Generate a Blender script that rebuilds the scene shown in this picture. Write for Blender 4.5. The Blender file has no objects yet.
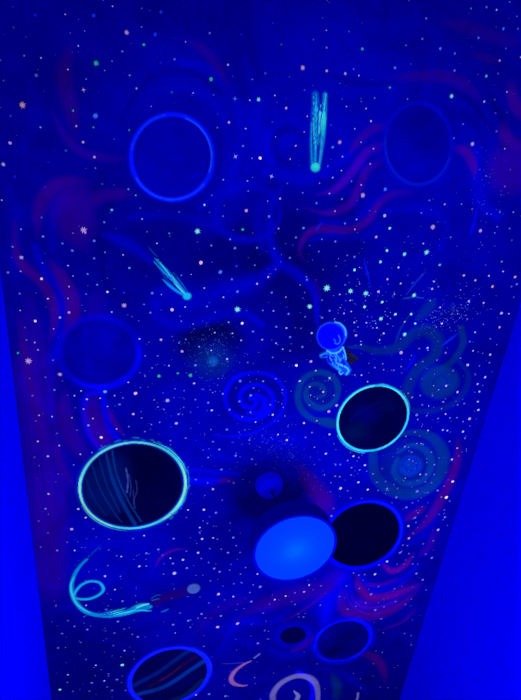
import bpy, bmesh, math, random
import numpy as np
from mathutils import Vector, Matrix
random.seed(4); rng = np.random.default_rng(4)
S = bpy.context.scene; COL = S.collection

# ------------------------------------------------------------------ camera
CX, CY = 260.5, 350.0
ZEN = np.array([150., 125.]); VPY = np.array([149., 1519.])
cc = np.array([CX, CY])
F = math.sqrt(-float((ZEN-cc) @ (VPY-cc)))
def _ray(p): return np.array([p[0]-CX, -(p[1]-CY), -F])
def _n(v): return v/np.linalg.norm(v)
uz = _n(_ray(ZEN)); uy = _n(_ray(VPY)); ux = np.cross(uy, uz)
RM = np.array([ux, uy, uz])                    # camera -> world
CAMZ, CEIL = 1.5, 2.6
cam = bpy.data.cameras.new('camera'); cam.sensor_fit = 'VERTICAL'; cam.sensor_height = 36; cam.sensor_width = 36*521/700
cam.lens = F/700*36; cam.clip_start = .01
camo = bpy.data.objects.new('camera', cam); COL.objects.link(camo)
camo.matrix_world = Matrix.Translation((0, 0, CAMZ)) @ Matrix(RM.tolist()).to_4x4()
S.camera = camo

def at(x, y, h=CEIL-CAMZ):
    d = RM @ _ray((x, y)); d = d/d[2]*h
    return np.array([d[0], d[1]])
XL = (at(0.8, 270)[0]+at(51, 700)[0]+at(24, 466)[0])/3
XR = (at(519, 304)[0]+at(401, 700)[0]+at(470, 466)[0])/3
Y0, Y1 = -1.6, 3.4

# ------------------------------------------------------------------ world, lights, exposure
w = bpy.data.worlds.new('world'); S.world = w; w.use_nodes = True
w.node_tree.nodes['Background'].inputs[0].default_value = (.02, .02, .08, 1)
w.node_tree.nodes['Background'].inputs[1].default_value = .2
S.view_settings.view_transform = 'Standard'; S.view_settings.look = 'None'
S.view_settings.gamma = 1; S.view_settings.exposure = 0.0; S.view_settings.use_curve_mapping = False
LCOL = (.83, .89, 1.0)
def area(name, loc, target, size, power):
    l = bpy.data.lights.new(name, 'AREA'); l.shape = 'DISK'; l.size = size; l.energy = power; l.color = LCOL
    o = bpy.data.objects.new(name, l); COL.objects.link(o); o.location = loc
    o.rotation_euler = (Vector(target)-Vector(loc)).to_track_quat('-Z', 'Y').to_euler()
    return o
XM = (XL+XR)/2
area('unseen_up_light', (XM+.27, 1.25, .75), (XM-.05, .8, 2.6), .75, 56)  # unseen near-white area light placed low in the room to light the mural
area('added_ceiling_fill', (XM, .1, .35), (XM, .9, 2.6), .6, 20)  # second added area light, no fixture: fills the ceiling from below

# ------------------------------------------------------------------ helpers
def tag(o, label=None, cat=None, group=None, kind=None):
    if label: o['label'] = label
    if cat: o['category'] = cat
    if group: o['group'] = group
    if kind: o['kind'] = kind
    return o
def link(name, me, mat=None, parent=None):
    o = bpy.data.objects.new(name, me); COL.objects.link(o)
    if mat: me.materials.append(mat)
    if parent: o.parent = parent
    return o
def empty(name, loc):
    o = bpy.data.objects.new(name, None); COL.objects.link(o); o.location = loc; o.empty_display_size = .05; return o
def lin(c):
    c = np.asarray(c, float)/255
    return np.where(c <= .04045, c/12.92, ((c+.055)/1.055)**2.4)
IREF = np.array([1.5, 1.6, 1.8])
def base(c): return np.clip(lin(c)/IREF, 0, .95)

def principled(name, col, rough=.6, spec=.0, noise=0, metallic=0):
    m = bpy.data.materials.new(name); m.use_nodes = True; nt = m.node_tree
    p = nt.nodes['Principled BSDF']; p.inputs['Roughness'].default_value = rough
    p.inputs['Specular IOR Level'].default_value = spec; p.inputs['Metallic'].default_value = metallic
    if noise:
        g = nt.nodes.new('ShaderNodeNewGeometry'); nz = nt.nodes.new('ShaderNodeTexNoise'); nz.inputs['Scale'].default_value = noise
        nt.links.new(g.outputs['Position'], nz.inputs['Vector'])
        mr = nt.nodes.new('ShaderNodeMapRange'); mr.inputs[3].default_value = .93; mr.inputs[4].default_value = 1.07
        nt.links.new(nz.outputs['Fac'], mr.inputs[0])
        vm = nt.nodes.new('ShaderNodeVectorMath'); vm.operation = 'SCALE'; vm.inputs[0].default_value = tuple(col)
        nt.links.new(mr.outputs[0], vm.inputs['Scale']); nt.links.new(vm.outputs[0], p.inputs['Base Color'])
    else:
        p.inputs['Base Color'].default_value = (*col, 1)
    return m
def mural_material():
    m = bpy.data.materials.new('mural_paint'); m.use_nodes = True; nt = m.node_tree
    p = nt.nodes['Principled BSDF']; p.inputs['Roughness'].default_value = .75; p.inputs['Specular IOR Level'].default_value = 0
    a = nt.nodes.new('ShaderNodeAttribute'); a.attribute_name = 'paint'
    g = nt.nodes.new('ShaderNodeNewGeometry')
    mp = nt.nodes.new('ShaderNodeMapping'); mp.inputs['Scale'].default_value = (1, 1, 0)
    nt.links.new(g.outputs['Position'], mp.inputs['Vector'])
    nz = nt.nodes.new('ShaderNodeTexNoise'); nz.inputs['Scale'].default_value = 7; nz.inputs['Detail'].default_value = 5; nz.inputs['Distortion'].default_value = 1.2
    nt.links.new(mp.outputs[0], nz.inputs['Vector'])
    mr = nt.nodes.new('ShaderNodeMapRange'); mr.inputs[1].default_value = .3; mr.inputs[2].default_value = .7
    mr.inputs[3].default_value = .78; mr.inputs[4].default_value = 1.22
    nt.links.new(nz.outputs['Fac'], mr.inputs[0])
    vm = nt.nodes.new('ShaderNodeVectorMath'); vm.operation = 'SCALE'
    nt.links.new(a.outputs['Color'], vm.inputs[0]); nt.links.new(mr.outputs[0], vm.inputs['Scale'])
    nt.links.new(vm.outputs[0], p.inputs['Base Color'])
    return m
M_MURAL = mural_material()

# ------------------------------------------------------------------ the mural's brush strokes
def smooth(pts, n=6):
    P = np.array(pts, float)
    if len(P) < 3: return P
    Q = np.vstack([2*P[0]-P[1], P, 2*P[-1]-P[-2]]); out = []
    for i in range(1, len(Q)-2):
        for t in np.linspace(0, 1, n, endpoint=False):
            a, b, c, d = Q[i-1], Q[i], Q[i+1], Q[i+2]
            out.append(.5*((2*b)+(-a+c)*t+(2*a-5*b+4*c-d)*t*t+(-a+3*b-3*c+d)*t**3))
    out.append(Q[-2]); return np.array(out)
def pxscale(x, y):
    a = at(x, y); return .5*(np.linalg.norm(at(x+1, y)-a)+np.linalg.norm(at(x, y+1)-a))
def stroke(pts, width, col, op=1., soft=.5, taper=(1, 1), streak=0):
    """brush stroke: centre line, width, colour, opacity, edge softness (0 hard .. 1 feathered), end widths"""
    q = smooth(pts); W = np.array([at(*p) for p in q])
    n = len(q); t = np.linspace(0, 1, n)
    tp = np.where(t < .5, taper[0]+(1-taper[0])*np.clip(t/.35, 0, 1), taper[1]+(1-taper[1])*np.clip((1-t)/.35, 0, 1))
    r = np.array([pxscale(*p) for p in q])*width/2*tp
    return dict(k='s', W=W, r=r, c=np.array(base(col)), op=op, soft=soft, streak=streak, seed=random.random()*9)
def disc(x, y, a, b, t, col, op=1., soft=.08, arc=None):
    """filled ellipse of paint"""
    th = np.radians(t); C0 = at(x, y)
    P = [at(x+a*math.cos(k)*math.cos(th)+b*math.sin(k)*math.sin(th), y-a*math.cos(k)*math.sin(th)+b*math.sin(k)*math.cos(th))
         for k in np.linspace(0, 2*math.pi, 48, endpoint=False)]
    P = np.array(P); c = P.mean(0); D = P-c
    # fit of the affine frame of the painted ellipse on the ceiling
    kk = np.linspace(0, 2*math.pi, 48, endpoint=False)
    A = np.stack([(D*np.cos(kk)[:, None]).mean(0)*2, (D*np.sin(kk)[:, None]).mean(0)*2], 1)
    return dict(k='d', c0=c, A=A, Ai=np.linalg.inv(A), c=np.array(base(col)), op=op, soft=soft)
def ring_pts(x, y, a, b, t, a0=0, a1=360, n=28):
    th = np.radians(t)
    return [(x+a*math.cos(k)*math.cos(th)+b*math.sin(k)*math.sin(th), y-a*math.cos(k)*math.sin(th)+b*math.sin(k)*math.cos(th))
            for k in np.radians(np.linspace(a0, a1, n))]
def poly(pts, col, op=1., soft=.6):
    return dict(k='p', P=np.array([at(*p) for p in pts]), r=soft*pxscale(*pts[0]), c=np.array(base(col)), op=op)

def bbox(L):
    if L['k'] == 's': m = L['r'].max()*1.3; return (*(L['W'].min(0)-m), *(L['W'].max(0)+m))
    if L['k'] == 'p': m = L['r']*2; return (*(L['P'].min(0)-m), *(L['P'].max(0)+m))
    e = np.abs(L['A']).sum(1)*(1+L['soft']); return (*(L['c0']-e), *(L['c0']+e))
def sstep(x): x = np.clip(x, 0, 1); return x*x*(3-2*x)
def cover(L, xs, ys):
    """coverage of one layer on the grid xs (columns) by ys (rows): returns slices and the array"""
    b = bbox(L); i0, i1 = np.searchsorted(xs, [b[0], b[2]]); j0, j1 = np.searchsorted(ys, [b[1], b[3]])
    if i1 <= i0 or j1 <= j0: return None
    X, Y = np.meshgrid(xs[i0:i1], ys[j0:j1])
    if L['k'] == 'd':
        u = L['Ai'][0, 0]*(X-L['c0'][0])+L['Ai'][0, 1]*(Y-L['c0'][1]); v = L['Ai'][1, 0]*(X-L['c0'][0])+L['Ai'][1, 1]*(Y-L['c0'][1])
        d = np.hypot(u, v); cv = sstep((1+L['soft']-d)/(2*L['soft']))
    elif L['k'] == 'p':
        P = L['P']; n = len(P); ins = np.zeros(X.shape, bool); dm = np.full(X.shape, 9.)
        for i in range(n):
            a, c = P[i], P[(i+1) % n]
            cond = ((a[1] > Y) != (c[1] > Y)) & (X < (c[0]-a[0])*(Y-a[1])/(c[1]-a[1]+1e-12)+a[0]); ins ^= cond
            e = c-a; t = np.clip(((X-a[0])*e[0]+(Y-a[1])*e[1])/(e@e+1e-12), 0, 1)
            dm = np.minimum(dm, np.hypot(X-a[0]-t*e[0], Y-a[1]-t*e[1]))
        cv = sstep(.5+np.where(ins, dm, -dm)/(2*L['r']))
    else:
        W, r = L['W'], L['r']; cv = np.zeros(X.shape); bestd = np.full(X.shape, 9.)
        for i in range(len(W)-1):
            a, c = W[i], W[i+1]; m = max(r[i], r[i+1])*1.3
            k0, k1 = np.searchsorted(X[0], [min(a[0], c[0])-m, max(a[0], c[0])+m]); l0, l1 = np.searchsorted(Y[:, 0], [min(a[1], c[1])-m, max(a[1], c[1])+m])
            if k1 <= k0 or l1 <= l0: continue
            x, y = X[l0:l1, k0:k1], Y[l0:l1, k0:k1]; e = c-a; L2 = e@e+1e-12
            t = np.clip(((x-a[0])*e[0]+(y-a[1])*e[1])/L2, 0, 1)
            rr = r[i]+(r[i+1]-r[i])*t+1e-6
            d = np.hypot(x-a[0]-t*e[0], y-a[1]-t*e[1])/rr
            v = sstep((1+L['soft']*.25-d)/max(L['soft'], .05))
            if 'f' in L: v = v*(L['f'][i]+(L['f'][i+1]-L['f'][i])*t)
            if L['streak']:
                side = ((x-a[0])*e[1]-(y-a[1])*e[0])/math.sqrt(L2)/rr
                v = v*(1-L['streak']*(.5+.5*np.sin(side*9+L['seed']*7+2*np.sin(side*21+L['seed']))))
            cv[l0:l1, k0:k1] = np.maximum(cv[l0:l1, k0:k1], v)
    return slice(j0, j1), slice(i0, i1), cv*L['op']
LAYERS = []                                    # (layer, motif id or None)
def composite(xs, ys, upto, motif=None):
    img = np.empty((len(ys), len(xs), 3)); img[:] = base(BG); mask = np.zeros((len(ys), len(xs)))
    for i, (L, who) in enumerate(LAYERS[:upto]):
        r = cover(L, xs, ys)
        if r is None: continue
        sj, si, cv = r
        img[sj, si] = img[sj, si]*(1-cv[..., None])+L['c']*cv[..., None]
        if motif is not None and who == motif: mask[sj, si] = np.maximum(mask[sj, si], cv)
    return img, mask
def grid_mesh(name, xs, ys, img, z, keep=None, origin=(0, 0, 0), mask=None):
    nx, ny = len(xs), len(ys); X, Y = np.meshgrid(xs, ys)
    Z = np.full(X.shape, float(z))
    if mask is not None: Z = CEIL-.00004-(CEIL-.00004-z)*np.clip((mask-.03)/.25, 0, 1)      # the paint layer thins out to nothing at its edge
    co = np.stack([X-origin[0], Y-origin[1], Z-origin[2]], -1).reshape(-1, 3)
    idx = np.arange(nx*ny).reshape(ny, nx)
    q = np.stack([idx[:-1, :-1], idx[1:, :-1], idx[1:, 1:], idx[:-1, 1:]], -1)     # faces look down
    if keep is not None:
        kq = keep[:-1, :-1] | keep[1:, :-1] | keep[1:, 1:] | keep[:-1, 1:]; q = q[kq]
    q = q.reshape(-1, 4)
    used = np.unique(q); remap = np.full(nx*ny, -1); remap[used] = np.arange(len(used)); q = remap[q]; co = co[used]
    me = bpy.data.meshes.new(name); me.vertices.add(len(co)); me.vertices.foreach_set('co', co.ravel())
    me.loops.add(q.size); me.loops.foreach_set('vertex_index', q.ravel().astype(np.int32))
    me.polygons.add(len(q)); me.polygons.foreach_set('loop_start', np.arange(0, q.size, 4, dtype=np.int32))
    me.update(calc_edges=True)
    at_ = me.color_attributes.new('paint', 'FLOAT_COLOR', 'POINT')
    c = np.ones((nx*ny, 4)); c[:, :3] = img.reshape(-1, 3); at_.data.foreach_set('color', c[used].ravel().astype(np.float32))
    return me

# ---- background wash
BG = (0, 0, 140)
def bg(*Ls):
    for L in Ls: LAYERS.append((L, None))
st = stroke
# darker and lighter fields of blue
bg(disc(215, 60, 260, 70, 0, (0, 0, 138), .6, .5), disc(120, 75, 70, 60, 0, (0, 0, 136), .6, .6),
   disc(340, 60, 80, 50, 0, (0, 0, 172), .6, .6), disc(180, 110, 70, 60, 0, (0, 0, 172), .7, .6),
   disc(300, 150, 60, 50, 0, (0, 0, 178), .8, .6), disc(430, 150, 80, 70, 0, (0, 0, 180), .6, .6),
   disc(250, 205, 55, 40, 0, (0, 0, 170), .8, .6), disc(280, 290, 50, 85, 0, (0, 0, 92), .85, .5), disc(225, 255, 40, 22, 30, (0, 0, 105), .7, .6), disc(345, 265, 40, 30, 0, (0, 0, 118), .7, .6),
   disc(150, 250, 60, 40, 30, (0, 0, 120), .7, .5), disc(440, 255, 70, 45, 0, (0, 0, 160), .8, .6),
   disc(200, 330, 90, 40, 10, (0, 0, 165), .4, .6), disc(212, 348, 34, 32, 0, (0, 2, 60), .95, .35),
   disc(190, 400, 60, 45, 0, (0, 0, 145), .7, .6), disc(260, 400, 70, 50, 0, (0, 0, 175), .6, .6),
   disc(230, 455, 80, 40, 0, (0, 0, 165), .6, .6), disc(430, 420, 70, 120, 15, (0, 0, 160), .6, .5),
   disc(310, 460, 60, 40, 0, (0, 0, 165), .7, .6), disc(190, 545, 60, 40, 0, (0, 0, 130), .7, .6),
   disc(100, 555, 60, 45, 0, (0, 0, 175), .7, .6), disc(95, 670, 60, 55, 0, (0, 0, 104), .9, .6),
   disc(200, 620, 70, 30, 10, (0, 0, 150), .6, .6), disc(375, 685, 45, 50, 0, (0, 0, 104), .9, .6),
   disc(290, 670, 60, 30, 0, (0, 0, 120), .7, .6), disc(330, 545, 60, 60, 0, (0, 0, 170), .5, .6))
# loose blue brush arcs
for pts, wd, c, o in [
    ([(180, 62), (210, 70), (235, 100), (240, 145), (225, 185), (200, 208)], 10, (0, 0, 190), .6),
    ([(150, 92), (185, 88), (215, 105), (228, 140), (222, 180)], 6, (0, 0, 186), .6),
    ([(120, 120), (150, 78), (190, 72), (222, 95)], 5, (0, 0, 125), .6),
    ([(245, 60), (256, 100), (256, 150), (240, 180)], 12, (0, 0, 180), .5),
    (ring_pts(248, 213, 32, 27, 0), 7, (0, 0, 192), .6), (ring_pts(290, 146, 24, 28, 0, 60, 330), 6, (0, 0, 190), .55),
    (ring_pts(290, 146, 15, 17, 0, 90, 330), 6, (0, 0, 120), .6),
    ([(265, 172), (300, 180), (330, 170), (352, 150)], 9, (0, 0, 200), .6),
    ([(130, 218), (170, 215), (210, 225), (235, 240)], 9, (0, 0, 175), .5),
    ([(112, 203), (100, 222), (110, 245), (140, 262), (150, 278)], 14, (0, 0, 118), .7),
    ([(105, 235), (130, 245), (152, 262)], 10, (0, 0, 180), .7),
    ([(156, 310), (160, 296), (190, 300), (225, 292), (262, 278), (280, 262)], 16, (0, 0, 178), .8),
    ([(156, 316), (175, 325), (205, 320), (240, 312), (262, 325)], 10, (0, 0, 178), .8),
    ([(283, 186), (272, 205), (270, 240), (280, 262), (300, 276), (314, 292), (318, 325)], 8, (0, 0, 182), .8),
    ([(270, 196), (258, 215), (262, 250)], 10, (0, 0, 182), .5),
    ([(384, 165), (350, 185), (320, 180)], 6, (0, 0, 125), .5), ([(330, 204), (350, 198), (360, 180)], 5, (0, 0, 120), .6),
    ([(320, 222), (350, 222), (372, 205), (390, 186)], 7, (0, 0, 185), .6), ([(310, 240), (330, 236), (365, 236), (385, 222)], 6, (0, 0, 178), .6),
    ([(477, 150), (476, 180), (484, 205), (498, 218)], 12, (0, 0, 192), .8),
    ([(385, 212), (420, 208), (445, 222), (440, 250)], 8, (0, 0, 195), .5),
    ([(490, 95), (505, 130), (500, 165)], 6, (0, 0, 110), .6), ([(450, 88), (470, 100), (486, 122)], 6, (0, 0, 112), .6),
    ([(20, 150), (35, 120), (30, 80)], 14, (0, 0, 168), .4), ([(8, 190), (18, 215), (14, 245), (16, 280)], 12, (0, 0, 165), .5),
    ([(34, 245), (44, 270), (58, 290), (62, 320), (56, 345), (50, 380), (52, 420)], 9, (0, 0, 200), .55),
    ([(86, 200), (60, 205), (52, 225), (52, 250)], 9, (0, 0, 170), .6),
    ([(105, 392), (88, 395), (84, 410), (90, 435), (102, 452)], 5, (0, 0, 225), .7), ([(103, 394), (106, 415), (112, 432), (120, 440)], 6, (0, 0, 215), .8),
    ([(58, 392), (62, 425), (72, 450), (82, 462)], 5, (0, 0, 120), .8),
    ([(40, 380), (46, 440), (56, 490), (70, 520)], 5, (0, 0, 150), .6),
    ([(190, 470), (215, 472), (240, 474)], 5, (0, 0, 210), .7), ([(188, 480), (205, 481), (225, 480)], 7, (0, 0, 230), .7),
    ([(196, 440), (215, 455), (235, 462)], 9, (0, 0, 180), .6),
    ([(262, 438), (290, 442), (320, 452), (345, 470)], 16, (0, 0, 180), .6),
    ([(322, 452), (350, 462), (375, 480), (392, 496)], 8, (0, 0, 185), .5),
    ([(345, 573), (335, 585), (330, 600), (325, 620)], 18, (0, 0, 222), .75),
    ([(360, 575), (374, 590), (400, 582), (418, 565)], 7, (0, 0, 195), .8), ([(350, 578), (352, 600), (370, 607), (395, 602)], 6, (0, 0, 190), .7),
    ([(410, 545), (428, 528), (436, 505)], 9, (0, 0, 178), .7), ([(404, 500), (415, 488), (420, 470)], 8, (0, 0, 175), .6),
    ([(225, 640), (240, 622), (270, 622), (290, 610)], 6, (0, 0, 175), .7), ([(215, 655), (235, 640), (255, 645)], 9, (0, 0, 165), .6),
    ([(270, 650), (285, 655), (305, 655)], 9, (0, 0, 165), .7),
    ([(318, 668), (345, 675), (365, 690)], 5, (0, 0, 150), .6),
    ([(430, 30), (460, 60), (480, 62)], 14, (0, 0, 160), .5), ([(300, 92), (350, 92), (395, 88)], 8, (0, 0, 178), .5),
    ([(330, 75), (365, 84), (400, 82)], 6, (0, 0, 125), .5)]:
    bg(st(pts, wd*1.8, c, o*.85, 1.3, (.5, .4)), st(pts, wd*1.0, c, o*.4, 1.3, (.5, .4)))

# ---- named motifs
MOTIFS = []       # id -> dict(name,label,cat,parts=[(partname, motifid, label)])
_mid = [0]
def part(*Ls):
    _mid[0] += 1
    for L in Ls: LAYERS.append((L, _mid[0]))
    return _mid[0]
def motif(name, label, cat, parts, res=.0022, z=1, group=None):
    """parts: list of (name or None, [layers], part label)"""
    ps = []
    for p in parts:
        i = part(*p[1]); ps.append((p[0], i, len(LAYERS), p[1], p[2] if len(p) > 2 else None))
    MOTIFS.append(dict(name=name, label=label, cat=cat, parts=ps, res=res, z=z, group=group))
def neb(label, Ls, z=.4):
    for L in Ls:
        if L['k'] == 's': L['streak'] = max(L['streak'], .45); L['r'] = L['r']*1.4; L['soft'] = max(L['soft'], .9)*1.15; L['op'] *= .85; L['f'] = np.clip(np.minimum(np.linspace(0, 1, len(L['r']))/.3, np.linspace(1, 0, len(L['r']))/.3)+.12, 0, 1); L['c'] = L['c']*np.array([.72, 1, .95])
    motif('nebula', label, 'nebula', [(None, Ls)], .0028, z, 'painted nebula swirls')

neb('faint purple nebula column above the upper left blue-ringed planet', [
    st([(73, 40), (64, 75), (70, 105), (76, 140)], 15, (58, 0, 118), .75, 1, (.5, .4)), st([(95, 42), (84, 52), (82, 66)], 9, (24, 0, 150), .5, 1),
    st([(50, 105), (62, 132), (82, 152), (112, 159), (128, 158)], 8, (52, 0, 150), .7, 1, (.4, .3))])
neb('short dull purple nebula stroke curving above the blue-ringed planet', [
    st([(184, 38), (203, 50), (219, 68), (231, 92)], 9, (50, 0, 138), .75, 1, (.5, .2))])
neb('broad purple nebula cloud left of the comet below the blue-ringed planet', [
    st([(84, 192), (72, 205), (76, 222), (88, 236)], 34, (56, 0, 140), .85, .9, (.7, .4)), st([(84, 208), (100, 197), (118, 194), (136, 193)], 11, (60, 0, 140), .8, 1, (1, .3)),
    st([(90, 182), (66, 181), (46, 193), (38, 215), (38, 240)], 11, (68, 0, 128), .8, .8, (.5, .4)), st([(66, 215), (72, 235), (92, 255)], 14, (44, 0, 132), .6, 1, (.5, .3))])
neb('long thin purple nebula ribbon waving down the left edge', [
    st([(15, 218), (15, 245), (22, 264), (42, 283), (53, 304), (54, 325), (48, 345)], 9, (78, 0, 128), .85, .7, (.4, .4))])
neb('curved purple nebula ribbon just above the dark blue planet on the left', [
    st([(50, 262), (62, 278), (72, 300), (72, 322), (62, 338)], 12, (84, 0, 132), .85, .6, (.6, .3)), st([(102, 290), (95, 305), (98, 322)], 18, (34, 0, 156), .6, 1, (.5, .6))])
neb('wide violet nebula band running down beside the left wall', [
    st([(28, 285), (32, 330), (33, 370), (42, 430), (48, 490), (52, 545), (52, 605)], 30, (50, 0, 152), .85, .8, (.2, .5)), st([(18, 310), (26, 360), (36, 410), (44, 450)], 6, (72, 0, 108), .6, 1),
    st([(58, 362), (58, 388)], 10, (70, 0, 132), .7, .9), st([(45, 490), (50, 560), (55, 600)], 24, (48, 0, 112), .6, 1)])
neb('purple nebula ribbons hanging between two planets on the left', [
    st([(67, 386), (64, 412), (72, 438), (88, 462)], 14, (58, 0, 142), .8, .7, (.3, .8)), st([(92, 394), (93, 418), (101, 438), (108, 450)], 15, (70, 0, 142), .8, .7, (.6, .7)),
    st([(108, 406), (114, 422), (126, 438)], 5, (82, 0, 132), .7, .8, (.4, .4)), st([(55, 430), (58, 460), (72, 490)], 9, (60, 0, 130), .6, .9)])
neb('topmost magenta nebula wave left of the large upper right planet', [
    st([(386, 126), (371, 130), (357, 143), (348, 156)], 7.5, (66, 0, 158), .85, .6, (.8, .3))])
neb('bright violet nebula wave right of the upright comet', [
    st([(383, 145), (366, 153), (352, 172), (334, 190), (314, 195)], 7.5, (86, 0, 186), .9, .5, (1, .2))])
neb('violet nebula wave curling below the upright comet, second from the bottom', [
    st([(382, 161), (367, 170), (359, 188), (349, 205), (328, 213), (300, 207)], 7.5, (74, 0, 156), .9, .5, (1, .2))])
neb('lowest long magenta nebula wave ending in a downward hook', [
    st([(412, 193), (393, 194), (379, 204), (367, 221), (348, 230), (318, 229), (304, 238), (300, 252), (306, 264)], 6.5, (80, 0, 142), .85, .55, (.8, .3)),
    st([(312, 275), (318, 290), (319, 305)], 5, (40, 0, 150), .5, 1)])
neb('small magenta nebula hook right of the large upper right planet', [
    st([(455, 148), (466, 152), (473, 165), (475, 179)], 8, (88, 0, 152), .85, .6, (.7, .2))])
neb('dull purple nebula arc above the large upper right planet', [
    st([(388, 78), (415, 76), (448, 77), (468, 87), (484, 104)], 10, (52, 0, 140), .8, .9, (.4, .4))])
neb('faint purple nebula streaks in the top right corner', [
    st([(436, 20), (462, 26), (492, 36), (528, 46)], 11, (42, 0, 128), .75, 1, (.4, .9)), st([(470, 53), (485, 58), (502, 62)], 7, (52, 0, 128), .6, 1, (.4, .4))])
neb('magenta nebula curls on the right side of the ceiling beside the planet', [
    st([(510, 84), (515, 104), (526, 118)], 10, (78, 0, 150), .8, .7), st([(502, 126), (508, 140), (526, 151)], 10, (78, 0, 150), .8, .7),
    disc(510, 170, 20, 22, 0, (42, 0, 150), .7, .5)])
neb('dark red nebula patch above the hanging lamp', [
    st([(298, 463), (308, 482), (322, 498), (328, 514)], 14, (84, 0, 116), .7, .9, (.3, .9))])
neb('short dark red nebula dab left of the hanging lamp canopy', [st([(218, 482), (226, 480), (234, 483)], 5, (80, 0, 100), .7, .8)])
neb('wide dark violet nebula band below the hanging lamp', [
    st([(342, 568), (326, 586), (300, 594), (265, 604), (238, 618)], 16, (56, 0, 138), .75, .8, (.8, .3), .5), st([(196, 640), (206, 620), (232, 604), (270, 597)], 12, (34, 0, 134), .6, 1, (.4, .4), .4),
    st([(282, 622), (300, 612), (322, 596), (336, 580)], 3, (70, 0, 140), .6, .8)])
neb('crimson nebula stroke beside the right wall next to the lower cyan spiral', [
    st([(458, 438), (457, 460), (446, 490), (428, 520), (405, 540)], 8, (98, 0, 122), .75, .7, (.5, .4), .4), st([(404, 521), (416, 513), (426, 506)], 7, (92, 0, 124), .8, .8, (.4, .4)),
    st([(436, 528), (430, 545), (420, 556)], 6, (60, 0, 150), .7, .9)])
neb('crimson nebula whirl below the black planet beside the right wall', [
    st([(357, 574), (359, 586), (370, 597), (388, 596), (406, 590), (421, 584)], 6.5, (118, 0, 134), .85, .6, (.4, .5)), st([(380, 562), (392, 571), (405, 565), (414, 553)], 5, (118, 0, 140), .85, .6, (.4, .4)),
    st([(342, 590), (343, 607), (357, 616), (380, 614), (402, 604), (418, 588)], 9, (90, 0, 124), .75, .8, (.5, .5), .5), st([(378, 631), (402, 622), (417, 607)], 3, (70, 0, 128), .6, .8),
    st([(362, 584), (380, 585), (400, 578)], 4, (86, 0, 150), .6, .9)]+[st([(345+i_*2.2, 588+i_), (352+i_*2, 606-i_*.6), (372+i_, 614-i_*2.2), (396, 607-i_*2.4), (420-i_*.5, 588-i_*1.6)], 1.6, [(120, 0, 120), (40, 0, 190), (90, 0, 140)][i_ % 3], .6, .9, (.3, .3)) for i_ in range(9)])
neb('thin purple arc stroke above the rocket', [st([(154, 569), (161, 557), (174, 550), (188, 549)], 2.2, (96, 0, 140), .85, .8, (.4, .4))], 3)
neb('dark red nebula arc right of the small lower planet', [
    st([(352, 653), (370, 655), (382, 667), (386, 684)], 6, (76, 0, 108), .75, .8, (.4, .4))])
neb('dull red nebula dab left of the small lower planet', [st([(290, 652), (303, 645), (314, 634)], 6, (66, 0, 126), .8, .9, (.5, .6))])
neb('dull green nebula stroke at the bottom edge of the picture', [st([(331, 673), (337, 686), (336, 702)], 6, (0, 44, 92), .85, .8, (.4, .9))])

def gal(name, label, cat, Ls, z=2, res=.0022): motif(name, label, cat, [(None, Ls)], res, z, 'painted spiral galaxies' if cat == 'galaxy' else None)
Z6 = lambda L: [(190+x/4.0, 300+y/4.0) for x, y in L]
gal('spiral_galaxy', 'bright blue spiral galaxy in the middle, without any green', 'galaxy', [
    disc(249, 398, 34, 28, 20, (0, 0, 128), .6, .5),
    st(Z6([(240, 392), (268, 400), (250, 430), (212, 420), (200, 380), (232, 345), (292, 345), (332, 392), (312, 450), (240, 478), (165, 450), (142, 380), (180, 312), (260, 290), (340, 310), (382, 380), (358, 460), (280, 520), (180, 545), (90, 540)]), 6, (0, 0, 226), .8, 1, (.9, .3)),
    st(Z6([(262, 375), (300, 400), (285, 450), (225, 450)]), 9, (0, 0, 235), .7, 1.1, (.4, .3))])
Z15 = lambda L: [(260+x/3.98, 348+y/3.98) for x, y in L]
gal('spiral_galaxy', 'teal spiral galaxy left of the cyan-rimmed planet, below the astronaut', 'galaxy', [
    disc(316, 391, 21, 20, 10, (0, 26, 128), .6, .4),
    st(Z15([(310, 300), (255, 292), (205, 280), (165, 245), (150, 195), (165, 135), (205, 103), (255, 98), (298, 125), (310, 170), (292, 215), (250, 238), (212, 228), (184, 198), (188, 160), (220, 142), (252, 158), (252, 188), (225, 195)]), 7, (0, 60, 136), .85, .8, (.9, .5), .5),
    st([(317, 420), (330, 423), (340, 425)], 11, (0, 52, 128), .8, .6, (.4, .8))])
gal('spiral_galaxy', 'large teal spiral galaxy below the cyan-rimmed planet near the right wall', 'galaxy', [
    disc(411, 466, 31, 28, 20, (0, 24, 132), .75, .25),
    st([(373, 452), (374, 472), (384, 486), (404, 494), (426, 490), (440, 474), (443, 454), (433, 438), (414, 432), (398, 436)], 13, (0, 50, 130), .85, .7, (.7, .3), .5),
    st([(398, 452), (412, 445), (427, 452), (431, 466), (422, 480), (405, 483), (394, 472), (397, 459)], 8, (0, 58, 144), .85, .8, (.5, .7), .5),
    disc(410, 466, 12, 10, 20, (0, 56, 176), .8, .3), st([(402, 466), (406, 459), (415, 460), (417, 468), (409, 471), (405, 467)], 2.5, (0, 20, 190), .8, .7)])
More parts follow.
